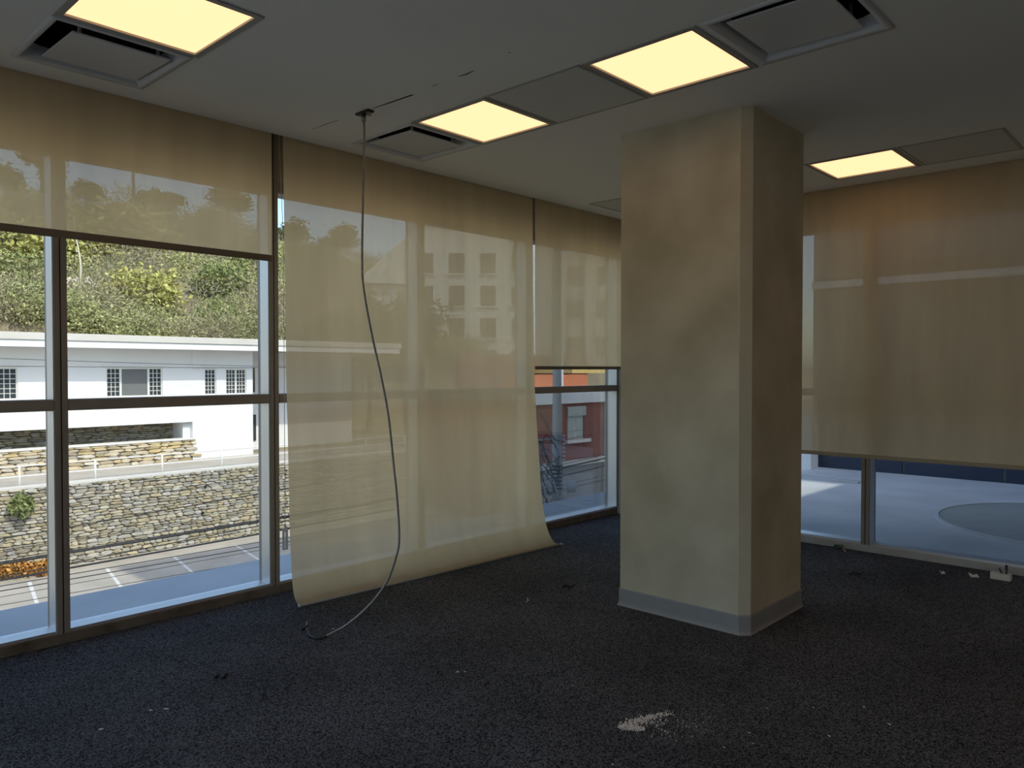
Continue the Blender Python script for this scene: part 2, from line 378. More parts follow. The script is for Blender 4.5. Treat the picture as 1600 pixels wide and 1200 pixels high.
# ---------------------------------------------------------------- column
cx0, cx1, cy0, cy1 = 4.11, 4.885, 1.995, 2.875; CH = .05
col = thing('column', ((cx0 + cx1) / 2, (cy0 + cy1) / 2, 0), 'square taupe plastered column standing on the dark carpet', 'column')
def colprof(e=0, ch=CH):
    a, b, c, d = cx0 - e, cx1 + e, cy0 - e, cy1 + e
    return [(a + ch, c), (b - .012, c), (b, c + .012), (b, d - .012), (b - .012, d), (a + .012, d), (a, d - .012), (a, c + ch)]
def prism(name, prof, z0, z1, m, nz=1):
    bm = bmesh.new(); R = []
    for k in range(nz + 1):
        z = z0 + (z1 - z0) * k / nz; R.append([bm.verts.new((x, y, z)) for x, y in prof])
    n = len(prof)
    for A, B in zip(R, R[1:]):
        for i in range(n): bm.faces.new((A[i], A[(i + 1) % n], B[(i + 1) % n], B[i]))
    bm.faces.new(R[0][::-1]); bm.faces.new(R[-1]); return fin(name, bm, m)
rel(prism('shaft', colprof(), .0, H, 'concrete'), col)
# plaster corner bead on the chamfer
bm = bmesh.new(); s = .006
pr = [(cx0 - .002, cy0 + CH + s), (cx0 + .008, cy0 + CH + s), (cx0 + CH + s, cy0 + .008), (cx0 + CH + s, cy0 - .002), (cx0 + CH, cy0 - .002), (cx0 - .002, cy0 + CH)]
rel(prism('corner_bead', pr, .1, H - .002, 'corner'), col)
# cove skirting: flat band with a flared toe
bm = bmesh.new(); R = []
for e, z in ((.004, .112), (.006, .105), (.006, .03), (.008, .014), (.013, .004), (.015, 0.0)):
    R.append([bm.verts.new((x, y, z)) for x, y in colprof(e)])
for A, B in zip(R, R[1:]):
    for i in range(8): bm.faces.new((A[i], A[(i + 1) % 8], B[(i + 1) % 8], B[i]))
bm.faces.new(R[0]); bm.faces.new(R[-1]); rel(fin('cove_skirting', bm, 'cove'), col)

# ---------------------------------------------------------------- ceiling fittings
LL = ['glowing square ceiling light at the top left beside an air diffuser', 'glowing square ceiling light between the window diffuser and a blank panel',
      'largest glowing square ceiling light, in front of the column', 'glowing square ceiling light near the right blind, partly behind the column',
      'ceiling light overhead to the left of the viewer', 'ceiling light overhead to the right of the viewer', 'ceiling light by the right window wall behind the viewer',
      'ceiling light in the back left of the room', 'ceiling light behind the viewer near the long window', 'ceiling light behind the viewer in the middle', 'added unseen fill light near the plain wall, middle of the room', 'added unseen fill light in the corner of plain wall and right windows',
      'added unseen fill light between two rows on the right of the viewer', 'added unseen fill light nearest the plain wall between two rows']
for (x, y), lb in zip(LIGHTS, LL):
    r = thing('ceiling_light', (x + LS / 2, y + LS / 2, H), lb, 'light', 'square ceiling lights')
    t = .018; bm = bmesh.new(); plate(bm, x - .012, x + LS + .012, y - .012, y + LS + .012, [(x + t, x + LS - t, y + t, y + LS - t)], H - .006, H - .0005, (0, 1, 2)); rel(fin('trim_frame', bm, 'trim'), r)
    bm = bmesh.new(); plate(bm, x + .002, x + LS - .002, y + .002, y + LS - .002, [(x + t, x + LS - t, y + t, y + LS - t)], H - .0005, H + .05, (0, 1, 2)); rel(fin('housing', bm, 'trim'), r)
    rel(box('diffuser_panel', x + t - .004, x + LS - t + .004, y + t - .004, y + LS - t + .004, H + .004, H + .012, 'lamp'), r)
    rel(box('back_plate', x + .002, x + LS - .002, y + .002, y + LS - .002, H + .05, H + .055, 'trim'), r)
DL = ['square air diffuser in the ceiling corner beside the top left light', 'square air diffuser near the hanging conduit', 'square air diffuser above the column beside the largest light']
for k, ((x, y), lb) in enumerate(zip(DIFFS, DL)):
    c = Vector((x + DS / 2, y + DS / 2, H)); r = thing('air_diffuser', c, lb, 'diffuser', 'square air diffusers')
    # flange + curved bell rising into the ceiling, one lathe-like square shell
    prof = [(DS / 2, -.0005), (DS / 2, -.006), (DS / 2 - .028, -.006), (DS / 2 - .034, .0), (DS / 2 - .045, .02), (DS / 2 - .052, .045), (DS / 2 - .06, .06)]
    bm = bmesh.new(); R = []
    for h, z in prof:
        rc = max(.004, min(.075, z * .9)); ring = []
        for q in range(4):
            sx, sy = ((1, 1), (-1, 1), (-1, -1), (1, -1))[q]
            for s in range(5):
                a = math.radians(q * 90 + s * 22.5)
                ring.append(bm.verts.new((sx * (h - rc) + math.cos(a) * rc, sy * (h - rc) + math.sin(a) * rc, z)))
        R.append(ring)
    n = len(R[0])
    for A, B in zip(R, R[1:]):
        for i in range(n): bm.faces.new((A[i], A[(i + 1) % n], B[(i + 1) % n], B[i]))
    f = fin('bell', bm, 'diff', r, True)
    bm = bmesh.new(); h = DS / 2 - .05; plate(bm, -h, h, -h, h, [(-h + .01, h - .01, -h + .01, h - .01)], .058, .16, (0, 1, 2)); bx(bm, -h, h, -h, h, .16, .165); f = fin('duct_throat', bm, 'black', r)
    h = DS / 2 - .088; bm = bmesh.new(); bx(bm, -h, h, -h, h, -.002, .006)
    bmesh.ops.bevel(bm, geom=bm.edges[:], offset=.002, segments=1, affect='EDGES')
    p = fin('plaque', bm, 'diff', r); p.location = ((.028, .012, 0)[k], (.026, .03, .012)[k], .004); p.rotation_euler = (math.radians((1.6, 1.2, .8)[k]), 0, math.radians((0, 0, .6)[k]))
    for sx in (-1, 1):
        tb = tube('hanger', [(sx * h * .8, -h * .8, .006), (sx * h * .8, -h * .8, .10)], .009, 'trim', p, 8)
# blank infill panels
PAN = [(3.01, 3.64, 2.355, 3.01, 'blank infill ceiling panel between the two lights in front of the column'), (5.59, 6.21, 1.03, 1.65, 'blank infill ceiling panel at the right of the light by the right blind'),
       (5.59, 6.2, 3.63, 4.25, 'blank ceiling access panel by the long window, half hidden behind the column')]
for x0, x1, y0, y1, lb in PAN:
    r = thing('ceiling_panel', ((x0 + x1) / 2, (y0 + y1) / 2, H), lb, 'panel', 'blank ceiling panels')
    bm = bmesh.new(); plate(bm, x0, x1, y0, y1, [(x0 + .012, x1 - .012, y0 + .012, y1 - .012)], H - .004, H - .0005, (0, 1, 2)); rel(fin('edge_trim', bm, 'trim'), r)
    rel(box('infill', x0 + .017, x1 - .017, y0 + .017, y1 - .017, H - .0028, H - .0005, 'panel'), r)
# slot, cracks and pin holes in the ceiling plaster
def crack(pts, wd, label, cat='crack'):
    pts = [Vector((x, y, H - .0012)) for x, y in pts]; V = []; F = []
    for i, p in enumerate(pts):
        t = (pts[min(i + 1, len(pts) - 1)] - pts[max(i - 1, 0)]).normalized(); s = Vector((-t.y, t.x, 0)) * wd * (.35 if i in (0, len(pts) - 1) else 1)
        V += [p + s, p - s, p + s + Vector((0, 0, .001)), p - s + Vector((0, 0, .001))]
    for i in range(len(pts) - 1):
        a, b = 4 * i, 4 * i + 4; F += [(a, b, b + 1, a + 1), (a + 2, a + 3, b + 3, b + 2), (a, a + 2, b + 2, b), (a + 1, b + 1, b + 3, a + 3)]
    F += [(0, 1, 3, 2), (len(V) - 4, len(V) - 2, len(V) - 1, len(V) - 3)]
    return tag(pydata('ceiling_crack', V, F, 'black'), label, cat, 'marks in the ceiling plaster')
crack([(2.708, 3.61), (2.716, 3.45), (2.722, 3.29), (2.726, 3.27)], .006, 'long thin dark slot in the ceiling leading from the conduit connector')
crack([(2.690, 3.93), (2.686, 4.05), (2.684, 4.2)], .0025, 'hairline ceiling crack between the conduit connector and the window')
crack([(2.713, 2.90), (2.720, 2.85), (2.714, 2.79)], .005, 'short brown ceiling gash above the middle of the room')
crack([(2.712, 3.10), (2.716, 3.06)], .004, 'tiny ceiling nick between the slot and the brown gash')
crack([(2.672, 2.512), (2.680, 2.502)], .005, 'small dark pinhole alone in the ceiling')

# ---------------------------------------------------------------- hanging conduit
cp = [(2.712, 3.718, 3.03), (2.715, 3.71, 2.80)]
def raypt(px, py, frac):
    return None
CP = [(2.717, 3.714, 3.03), (2.707, 3.695, 2.85), (2.694, 3.69, 2.58), (2.676, 3.678, 2.20), (2.672, 3.662, 2.012), (2.700, 3.625, 1.745), (2.737, 3.58, 1.481), (2.760, 3.545, 1.257), (2.774, 3.52, .998),
      (2.786, 3.50, .775), (2.790, 3.488, .552), (2.772, 3.50, .435), (2.728, 3.53, .300), (2.66, 3.60, .170), (2.565, 3.685, .062), (2.466, 3.742, .008)]
cr = thing('flexible_conduit', CP[-1], 'thin flexible steel conduit hanging from the ceiling down to the carpet', 'cable')
P = catmull(CP, 10); dist = [0]
for a, b in zip(P, P[1:]): dist.append(dist[-1] + (b - a).length)
nseg = 520; PP = []; j = 0
for i in range(nseg + 1):
    d = dist[-1] * i / nseg
    while j < len(dist) - 2 and dist[j + 1] < d: j += 1
    t = (d - dist[j]) / max(1e-6, dist[j + 1] - dist[j]); PP.append(P[j].lerp(P[j + 1], min(1, t)))
rel(tube('sheath', PP, [.0072 if i % 2 else .0058 for i in range(nseg + 1)], 'conduit', sides=8, smooth=False), cr)
rel(tube('wire_tail', catmull([CP[-1], (2.42, 3.735, .008), (2.402, 3.76, .008), (2.41, 3.83, .008), (2.45, 3.925, .012), (2.452, 3.945, .012)], 5), .006, 'blackpl'), cr)
rel(tube('wire_end', [(2.425, 3.93, .012), (2.468, 3.955, .014), (2.472, 3.96, .014)], .009, 'blackpl'), cr)
rel(tube('copper_tip', [(2.47, 3.957, .015), (2.49, 3.985, .03)], .003, 'clear', sides=6), cr)
bm = bmesh.new(); bx(bm, 2.69, 2.735, 3.64, 3.76, H - .012, H - .0005); rel(fin('bracket', bm, 'blackpl'), cr)
rel(tube('connector', [(2.717, 3.714, H - .012), (2.716, 3.713, H - .055)], .013, 'conduit', sides=10), cr)
rel(tube('lock_nut', [(2.716, 3.66, H - .012), (2.716, 3.66, H - .03)], .014, 'conduit', sides=6, smooth=False), cr)

# ---------------------------------------------------------------- things on the carpet
def chip(x, y, s, label, m='paper', z=.0, name='plaster_chip', grp='plaster crumbs on the carpet', cat='debris', flat=.3):
    bm = bmesh.new(); bmesh.ops.create_icosphere(bm, subdivisions=1, radius=s)
    for v in bm.verts: v.co = Vector((v.co.x * random.uniform(.5, 1.4), v.co.y * random.uniform(.4, 1), max(0, v.co.z * flat * random.uniform(.6, 1.3) + s * flat * .5)))
    o = fin(name, bm, m); o.location = (x, y, z); o.rotation_euler = (0, 0, random.uniform(0, 6)); return tag(o, label, cat, grp)
CL = ['pale splinter in the left foreground, middle one of three', 'pale splinter lowest in the left foreground', 'pale splinter rightmost of three in the left foreground', 'pale crumb on the carpet in the centre foreground', 'smaller crumb just beside the centre foreground crumb',
      'white fleck on the carpet right of the conduit end', 'white crumb in the right foreground, brightest of those there', 'crumb furthest right in the foreground', 'crumb in the right foreground above the brightest one', 'crumb between the dust smear and the brightest right crumb',
      'crumb below and right of the dust smear', 'tiny fleck on the carpet below the column corner', 'tiny fleck on the carpet above the dust smear', 'largest of three pale crumbs between the long blind and the column', 'upper of three pale crumbs between the long blind and the column', 'lower of three pale crumbs between the long blind and the column',
      'tiny fleck at the left foot of the column', 'tiny fleck in the right foreground above the dust level', 'tiny fleck right below the dust smear', 'tiny fleck at the lower left of the dust smear']; ci = 0
for x, y, s in ((1.396, 3.515, .011), (1.176, 3.482, .011), (1.45, 3.476, .012), (2.634, 2.827, .012), (2.66, 2.80, .009), (2.571, 3.835, .009), (3.226, 1.196, .009), (3.509, 1.044, .008), (3.611, 1.183, .008), (3.025, 1.453, .007),
                (2.839, 1.468, .007), (3.3, 1.5, .006), (2.9, 2.3, .006), (3.775, 3.369, .011), (3.80, 3.40, .008), (3.74, 3.35, .008), (4.0, 3.2, .006), (3.45, 1.35, .006), (2.95, 1.4, .006), (2.42, 1.72, .006)):
    chip(x, y, s, CL[ci]); ci += 1
def scrap(x, y, rz, L, label, m='blackpl', wd=.012, name='plastic_scrap', grp=None):
    bm = bmesh.new(); V = []
    pts = [(-L / 2, 0, .004), (-L / 6, wd * .8, .016), (L / 6, -wd * .5, .008), (L / 2, wd * .6, .020)]
    tube_bm(bm, catmull(pts, 3), [wd * random.uniform(.35, .7) for _ in range(10)], 6)
    for v in bm.verts: v.co.z = max(0, v.co.z)
    o = fin(name, bm, m); o.location = (x, y, 0.0); o.rotation_euler = (0, 0, rz); return tag(o, label, 'debris', grp)
scrap(1.78, 3.626, -.6, .055, 'small black plastic scrap on the carpet near the left windows', wd=.018)
scrap(1.818, 3.279, .9, .075, 'thin curled black strip on the carpet, left foreground', wd=.008)
scrap(4.19, 3.36, -.7, .085, 'black plastic clip on the carpet between the long blind and the column', wd=.018)
scrap(5.914, 2.001, -.9, .09, 'black stick on the carpet at the right of the column', wd=.012)
def paper(x, y, s, rz, label):
    V = [(-s, -s * .5, .003), (s * .9, -s * .45, .003), (s * .7, s * .5, .02), (-s * .2, s * .35, .012), (-s * 1.3, s * .6, .028)]
    V2 = [(a, b, c + .0025) for a, b, c in V]
    F = [(0, 1, 3), (1, 2, 3), (0, 3, 4), (5, 8, 6), (6, 8, 7), (5, 9, 8)] + [(i, (i + 1) % 5, (i + 1) % 5 + 5, i + 5) for i in range(5)]
    o = pydata('paper_scrap', V + V2, F, 'paper'); o.location = (x, y, 0); o.rotation_euler = (0, 0, rz); return tag(o, label, 'debris')
paper(6.435, 1.34, .03, -1.0, 'bent white scrap on the carpet just left of the power strip')
paper(6.373, 1.534, .018, -.6, 'smaller white scrap on the carpet further left of the power strip')
# power strip
pw = thing('power_strip', (6.50, 1.185, 0), 'off-white power outlet box on the carpet under the right window', 'power strip'); pw.rotation_euler = (0, 0, math.radians(-93))
bm = bmesh.new(); plate(bm, -.065, .065, -.028, .028, [(-.045, .045, -.016, .016)], .006, .048, (0, 1, 2)); bmesh.ops.bevel(bm, geom=[e for e in bm.edges if abs(e.verts[0].co.z - e.verts[1].co.z) > .01], offset=.004, segments=2, affect='EDGES'); fin('casing', bm, 'white', pw)
box('base', -.062, .062, -.026, .026, 0, .014, 'white', pw); box('socket_face', -.045, .045, -.016, .016, .014, .036, 'cove', pw)
tube('cord', catmull([(-.02, .05, .06), (-.015, .02, .075), (.0, 0, .052), (.02, -.003, .04), (.03, .02, .05), (.022, .05, .085)], 5), .0055, 'blackpl', pw)
tube('plug', [(.022, .045, .065), (.022, .05, .10)], .009, 'blackpl', pw)
# green wire tangle
gp = [(.03 * math.cos(t * 2.1) * (1 - .02 * t), .03 * math.sin(t * 1.7), .012 + .022 * abs(math.sin(t * 1.3))) for t in np.linspace(0, 9, 24)]
o = tube('wire_tangle', catmull(gp, 3), .004, 'green', sides=6); o.location = (6.655, 2.40, 0); tag(o, 'small dark green tangle of wire against the right window sill', 'wire')
o = scrap(6.60, 2.33, .7, .05, 'pale flat offcut beside the green wire tangle', 'white', .008)
# plaster dust smear: uncountable flakes
V = []; F = []
def flake(x, y, s, z=.002):
    i = len(V); a = random.uniform(0, 6)
    for k in range(5): V.append((x + s * math.cos(a + k * 1.257) * random.uniform(.6, 1.1), y + s * math.sin(a + k * 1.257) * random.uniform(.5, 1), z + random.uniform(0, .006)))
    V.append((x, y, z + .008)); F.extend([(i + k, i + (k + 1) % 5, i + 5) for k in range(5)])
def dense(pa, pb, n, sp, s0, s1):
    for _ in range(n):
        t = random.random(); flake(pa[0] + (pb[0] - pa[0]) * t + random.gauss(0, sp), pa[1] + (pb[1] - pa[1]) * t + random.gauss(0, sp), random.uniform(s0, s1))
dense((2.70, 1.87), (2.74, 1.80), 260, .014, .002, .007); dense((2.74, 1.87), (2.86, 1.83), 220, .012, .002, .006); dense((2.86, 1.83), (2.95, 1.79), 110, .012, .001, .005)
dense((2.78, 1.83), (2.84, 1.78), 90, .025, .001, .004); dense((2.74, 1.72), (2.95, 1.66), 60, .05, .001, .004)
o = pydata('plaster_dust', V, F, 'dust'); tag(o, 'pale smear of plaster dust on the carpet in the foreground', 'dust'); o['kind'] = 'stuff'

# ================================================================= outdoors: terrace and ledge
ZT = -.12
bm = bmesh.new()
bx(bm, -14, 8.42, YL + .16, 6.12, -.55, ZT); bx(bm, XR + .16, 13.0, -3.0, YL + .16, -.55, ZT); bx(bm, 8.42, 13.0, YL + .16, 5.6, -.55, ZT)
tr = fin('terrace', bm, 'slab'); struct(tr, 'pale concrete ledge and terrace outside the windows', 'terrace')
bm = bmesh.new(); bx(bm, -14, 8.42, 6.06, 6.12, ZT, ZT + .012); bm.free()
bm = bmesh.new(); bx(bm, 11.44, 11.52, 3.86, 5.6, ZT, ZT + .03); bx(bm, 11.62, 11.68, 3.86, 5.6, ZT, ZT + .03); fin('roof_kerb', bm, 'slab', tr)
# round coated pad with a raised rim
bm = bmesh.new(); n = 64; cxp, cyp, rp = 9.95, 1.0, 1.42
R = [[bm.verts.new((cxp + r * math.cos(k * 2 * math.pi / n), cyp + r * math.sin(k * 2 * math.pi / n), ZT + z)) for k in range(n)] for r, z in ((rp + .03, 0), (rp + .03, .018), (rp - .01, .018), (rp - .01, .006))]
for A, B in zip(R, R[1:]):
    for k in range(n): bm.faces.new((A[k], A[(k + 1) % n], B[(k + 1) % n], B[k]))
fin('pad_rim', bm, 'slab', tr)
bm = bmesh.new(); bm.faces.new([bm.verts.new((cxp + (rp - .01) * math.cos(k * 2 * math.pi / n), cyp + (rp - .01) * math.sin(k * 2 * math.pi / n), ZT + .007)) for k in range(n)]); fin('round_pad', bm, 'pad', tr)
# own lower storey below the terrace
struct(box('wall_lower_storey', -14, 7.0, -4.4, 5.9, -6.0, -.55, 'wing'), 'storey of this building below the terrace', 'wall')
o = box('parapet_wall', 12.6, 12.9, 5.0, 9, -6, .75, 'render'); tag(o, 'low white parapet at the far left end of the terrace', 'wall')

# dark tower along the far side of the terrace
T = thing('office_tower', (24.5, -10, -6), 'dark glass building along the far side of the terrace', 'building')
rel(box('core', 13.06, 36, -26, 5.16, -6, 23, 'towerf'), T)
pm = {}
for j, (z0, z1) in enumerate([(ZT, 2.86), (3.02, 6.0), (6.1, 9.1)]):
    for i in range(-7, 2):
        y0, y1 = 2.35 + 1.36 * i + .02, 2.35 + 1.36 * (i + 1) - .02
        y1 = min(y1, 5.14)
        if y1 - y0 < .3: continue
        key = (round(y1 - y0, 3), round(z1 - z0, 3))
        if key not in pm:
            b = bmesh.new(); bx(b, -.02, .05, 0, y1 - y0, 0, z1 - z0); bmesh.ops.recalc_face_normals(b, faces=b.faces); me = bpy.data.meshes.new('panel'); b.to_mesh(me); b.free(); me.materials.append(MT['tower']); pm[key] = me
        p = link('panel', pm[key]); p.location = (13.03, y0, z0); rel(p, T)
rel(box('floor_band', 12.98, 13.08, -26, 5.16, 2.88, 3.0, 'rail'), T)
# unseen block added to cast the terrace shadow
W = thing('shade_block', (10, -5.5, -.55), 'unseen plain block added to shade the terrace, at its near end', 'building')
rel(box('block', 7.1, 12.9, -9, -3.0, -6, 7.85, 'wing'), W); rel(box('parapet_cap', 7.05, 12.95, -9.05, -2.95, 7.8, 7.9, 'eave'), W)

# ================================================================= street
ZR = -5.87
rd = box('road', -40, 90, 6.0, 31.6, ZR - .3, ZR, 'road'); struct(rd, 'sunlit grey street below the stone wall', 'road')
for x in (7.6, 10.12, 12.6, 15.2, 17.7, 20.2):
    V = [(x - .45, 26.2, ZR + .005), (x - .35, 26.2, ZR + .005), (x + .47, 30.4, ZR + .005), (x + .35, 30.4, ZR + .005)]
    V2 = [(a, b, ZR + .001) for a, b, c in V]
    pydata('parking_stripe', V + V2, [(0, 1, 2, 3), (7, 6, 5, 4), (0, 4, 5, 1), (1, 5, 6, 2), (2, 6, 7, 3), (3, 7, 4, 0)], 'stripe', rd)
# pavement strip at the foot of the wall
box('kerb', -40, 60, 30.9, 31.6, ZR, ZR + .08, 'road', rd)

struct(box('bounce_ground', -60, 60, -60, -4.6, ZR - .3, ZR, 'road'), 'unseen paved ground added behind the building to bounce sunlight', 'ground')  # unseen ground added to bounce sunlight into the room
# ---------------------------------------------------------------- stone retaining wall
def stone_mesh(seed, m):
    r = random.Random(seed); n = 7; V = []; F = []
    pts = []
    for k in range(n):
        a = (k + r.uniform(-.25, .25)) * 2 * math.pi / n
        x = math.cos(a); z = math.sin(a); q = max(abs(x), abs(z)) ** .93
        pts.append((x / q * .5, z / q * .5))
    V += [(x, .5, z) for x, z in pts]; V += [(x, -.25, z) for x, z in pts]; V += [(x * r.uniform(.76, .93), -.45 + r.uniform(-.15, .1), z * r.uniform(.74, .92)) for x, z in pts]; V.append((0, -.55, 0))
    for a in (0, n):
        for k in range(n): F.append((a + k, a + (k + 1) % n, a + n + (k + 1) % n, a + n + k))
    for k in range(n): F.append((2 * n + k, 2 * n + (k + 1) % n, 3 * n))
    me = bpy.data.meshes.new('stone'); me.from_pydata(V, [], F); me.update()
    me.materials.append(MT[m]); return me
SV = [stone_mesh(i, 'stone') for i in range(9)]
SVA = [(np.array([v.co[:] for v in me.vertices]), [tuple(p.vertices) for p in me.polygons]) for me in SV]
def courses(x0, x1, z0, z1, hmin, hmax, wmin, wmax, rs):
    r = random.Random(rs); out = []; z = z0
    while z < z1 - .04:
        h = min(r.uniform(hmin, hmax), z1 - z); x = x0
        while x < x1:
            wd = r.uniform(wmin, wmax); out.append((x + wd / 2, z + h / 2 + r.uniform(-.018, .018), wd, h, r.uniform(.8, 1.3), r.randrange(9), r.uniform(-.06, .06))); x += wd
        z += h
    return out
def join_stones(name, lst, y, m, par, depth=.12):
    V = []; F = []
    for (x, z, wd, h, d, k, rot) in lst:
        a, f = SVA[k]; c, s = math.cos(rot), math.sin(rot)
        X = a[:, 0] * wd * .98; Z = a[:, 2] * h * .98
        P = np.stack([X * c - Z * s + x, a[:, 1] * depth * d + y, X * s + Z * c + z], 1); i = sum(len(q) for q in V)
        V.append(P); F += [tuple(i + q for q in g) for g in f]
    o = pydata(name, np.concatenate(V), F, m, par); o['kind'] = 'stuff'; return o
WY = 31.55; WT = -2.76
rw = thing('retaining_wall', (14, WY, ZR), 'long rubble stone retaining wall across the street', 'wall')
rel(box('core', -30, 60, WY, WY + .5, ZR, WT, 'mortar'), rw)
st = courses(2, 32, ZR, WT, .085, .17, .18, .52, 3)
vis = [s for s in st if 7.5 < s[0] < 17.6]; vis.sort(key=lambda s: -s[2] * s[3]); top = vis[:300]; ts = set(id(s) for s in top)
for (x, z, wd, h, d, k, rot) in top:
    o = link('stone', SV[k], None, rw); o.location = Vector((x, WY, z)) - rw.location; o.scale = (wd * .98, .13 * d, h * .98); o.rotation_euler = (0, rot, 0)
o = join_stones('stone_rubble', [s for s in st if id(s) not in ts] + courses(-20, 2, ZR, WT, .14, .24, .3, .7, 4) + courses(32, 55, ZR, WT, .14, .24, .3, .7, 5), WY, 'stones', rw, .13); o.location = -rw.location
rel(box('coping', -30, 60, WY - .06, WY + .5, WT - .01, WT + .06, 'eave'), rw)
for x, z in ((14.82, -3.41), (14.70, -4.5), (9.2, -3.9)):
    rel(tube('weep_hole', [(x, WY - .14, z), (x, WY + .02, z)], .05, 'black', sides=8), rw)
struct(box('upper_path', -30, 60, WY + .4, 36.3, -3.2, WT, 'road'), 'path on top of the stone wall', 'path')

# railing
rg = thing('railing', (13, 32, WT), 'white tube railing with two rails above the stone wall', 'railing')
for z in (-1.985, -2.36):
    rel(tube('rail', [(-20, 32, z), (50, 32, z)], .026, 'rail', sides=8), rg)
for x in [8.16 + 2.55 * i for i in range(-6, 14)]:
    rel(tube('post', [(x, 32, WT), (x, 32, -1.97)], .042, 'rail', sides=8), rg)

# bush on the wall, dry vine at its foot
def leaf_cloud(n, R, size, seed, elong=1.6, shell=.55, out=.8):
    r = np.random.default_rng(seed)
    d = r.normal(size=(n, 3)); d /= np.linalg.norm(d, axis=1)[:, None]
    rad = (shell + (1 - shell) * r.random(n)) * (1 + .25 * np.sin(d[:, 0] * 5 + seed) * np.cos(d[:, 1] * 4 + d[:, 2] * 3))
    C = d * rad[:, None] * np.array(R)
    t = r.normal(size=(n, 3)) * (.45 if out > 1 else 1) + d * out; t /= np.linalg.norm(t, axis=1)[:, None]
    b = np.cross(t, r.normal(size=(n, 3))); b /= np.linalg.norm(b, axis=1)[:, None]
    s = size * (.6 + .8 * r.random(n))[:, None]
    V = np.stack([C - b * s * .5, C + t * s * elong * .5 + b * s * .1, C + b * s * .5, C - t * s * elong * .5], 1).reshape(-1, 3)
    return V
def leaf_obj(name, V, m, par=None):
    n = len(V) // 4; F = np.arange(n * 4).reshape(-1, 4)
    me = bpy.data.meshes.new(name); me.vertices.add(len(V)); me.vertices.foreach_set('co', V.astype(np.float32).ravel())
    me.loops.add(n * 4); me.loops.foreach_set('vertex_index', F.ravel().astype(np.int32)); me.polygons.add(n); me.polygons.foreach_set('loop_start', np.arange(n, dtype=np.int32) * 4)
    me.update(calc_edges=True); me.validate(); return link(name, me, m, par)
def sprigs(name, base, n, L, m, par, seed, th=.02):
    r = random.Random(seed); bm = bmesh.new()
    for _ in range(n):
        a = r.uniform(0, 6.28); e = r.uniform(.3, 1.4); d = Vector((math.cos(a) * math.cos(e), math.sin(a) * math.cos(e), math.sin(e)))
        p0 = Vector(base); p1 = p0 + d * L * .5 + Vector((0, 0, .05)); p2 = p0 + d * L * r.uniform(.8, 1.1)
        tube_bm(bm, [p0, p1, p2], [th, th * .7, th * .3], 5)
    return fin(name, bm, m, par)
b = thing('wall_bush', (8.02, WY - .12, -3.55), 'round green bush growing out of the stone wall', 'bush')
leaf_obj('foliage', leaf_cloud(900, (.42, .32, .42), .10, 5) + np.array([0, -.2, .25]), 'shrubG', b); sprigs('branches', (0, 0, 0), 9, .5, 'bark', b, 3, .014)
v = thing('dry_vine', (7.4, WY - .60, ZR), 'orange dried creeper at the foot of the stone wall', 'plant')
leaf_obj('foliage', np.concatenate([leaf_cloud(600, (.7, .2, .3), .10, 20 + k) + np.array([dx, 0, dz]) for k, (dx, dz) in enumerate([(-1.6, .5), (-.7, .45), (.3, .4), (1.2, .25)])]), 'vine', v); sprigs('branches', (0, .1, 0), 12, .7, 'bark', v, 4, .012)

# overhead cables
CB = [(20, -2.27, -1.98, .018), (20, -2.785, -2.747, .022), (20.2, -2.87, -2.83, .03), (20, -3.115, -2.893, .018), (20, -3.187, -3.131, .034), (20, -3.316, -3.368, .014), (20.1, -3.45, -3.53, .016), (20, -3.56, -3.60, .009), (20, -3.74, -3.90, .010), (20, -2.52, -2.50, .012), (20, -1.74, -1.55, .009),
      (29, 1.95, 1.75, .012), (29, 1.65, 1.60, .012)]
zorder = sorted(range(11), key=lambda i: -(CB[i][1] + CB[i][2])); ORD = 'first second third fourth fifth sixth seventh eighth ninth tenth eleventh'.split()
for k, (y, za, zb, r) in enumerate(CB):
    s = (zb - za) / 6.42; pts = []; r *= .72
    for x in np.linspace(-22, 34, 40):
        u = (x - 7.9) / 28; pts.append((x, y, (za + zb) / 2 + s * (x - 7.9) * (1 - .45 * abs(u)) + .9 * u * u * abs(u)))
    tag(tube('overhead_cable', pts, r, 'cable', sides=6), ('black overhead cable along the street, %s from the top' % ORD[zorder.index(k)]) if y < 25 else ('%s of two thin dark cables crossing the white house' % ('upper' if k == 11 else 'lower')), 'cable', 'overhead cables along the street' if y < 25 else 'cables in front of the white house')

# ---------------------------------------------------------------- white house
HY = 36.0
wh = thing('white_house', (11, HY, WT), 'long white house with a flat overhanging roof above the stone wall', 'house')
WIN = [(6.8, 9.16, .3, 1.59), (12.55, 14.97, .3, 1.59), (16.98, 17.55, .3, 1.54), (18.05, 19.12, .3, 1.54), (1.5, 3.9, .3, 1.59)]
bm = bmesh.new(); plate(bm, -12, 19.46, -.97, 2.46, WIN, HY, HY + .25, (0, 2, 1)); rel(fin('upper_wall', bm, 'render'), wh)
bm = bmesh.new(); bx(bm, 16.36, 19.46, HY, HY + .25, -3.2, -.97); rel(fin('corner_wall', bm, 'render'), wh)
rel(box('soffit', -12, 16.36, HY + .02, HY + 1.4, -.97, -.85, 'render'), wh)
rel(box('recess_pier', 16.0, 16.36, HY + .25, HY + 1.4, -3.2, -.97, 'render'), wh)
rel(box('recess_back', -12, 16.0, HY + 1.4, HY + 1.6, -3.2, -.85, 'mortar'), wh)
o = join_stones('recess_stone', courses(0, 16.0, -2.0, -.97, .08, .13, .25, .7, 8), HY + 1.36, 'stones', wh, .08); o.location = -wh.location
rel(box('parapet_core', -12, 16.3, HY, HY + .3, -3.2, -1.78, 'mortar'), wh)
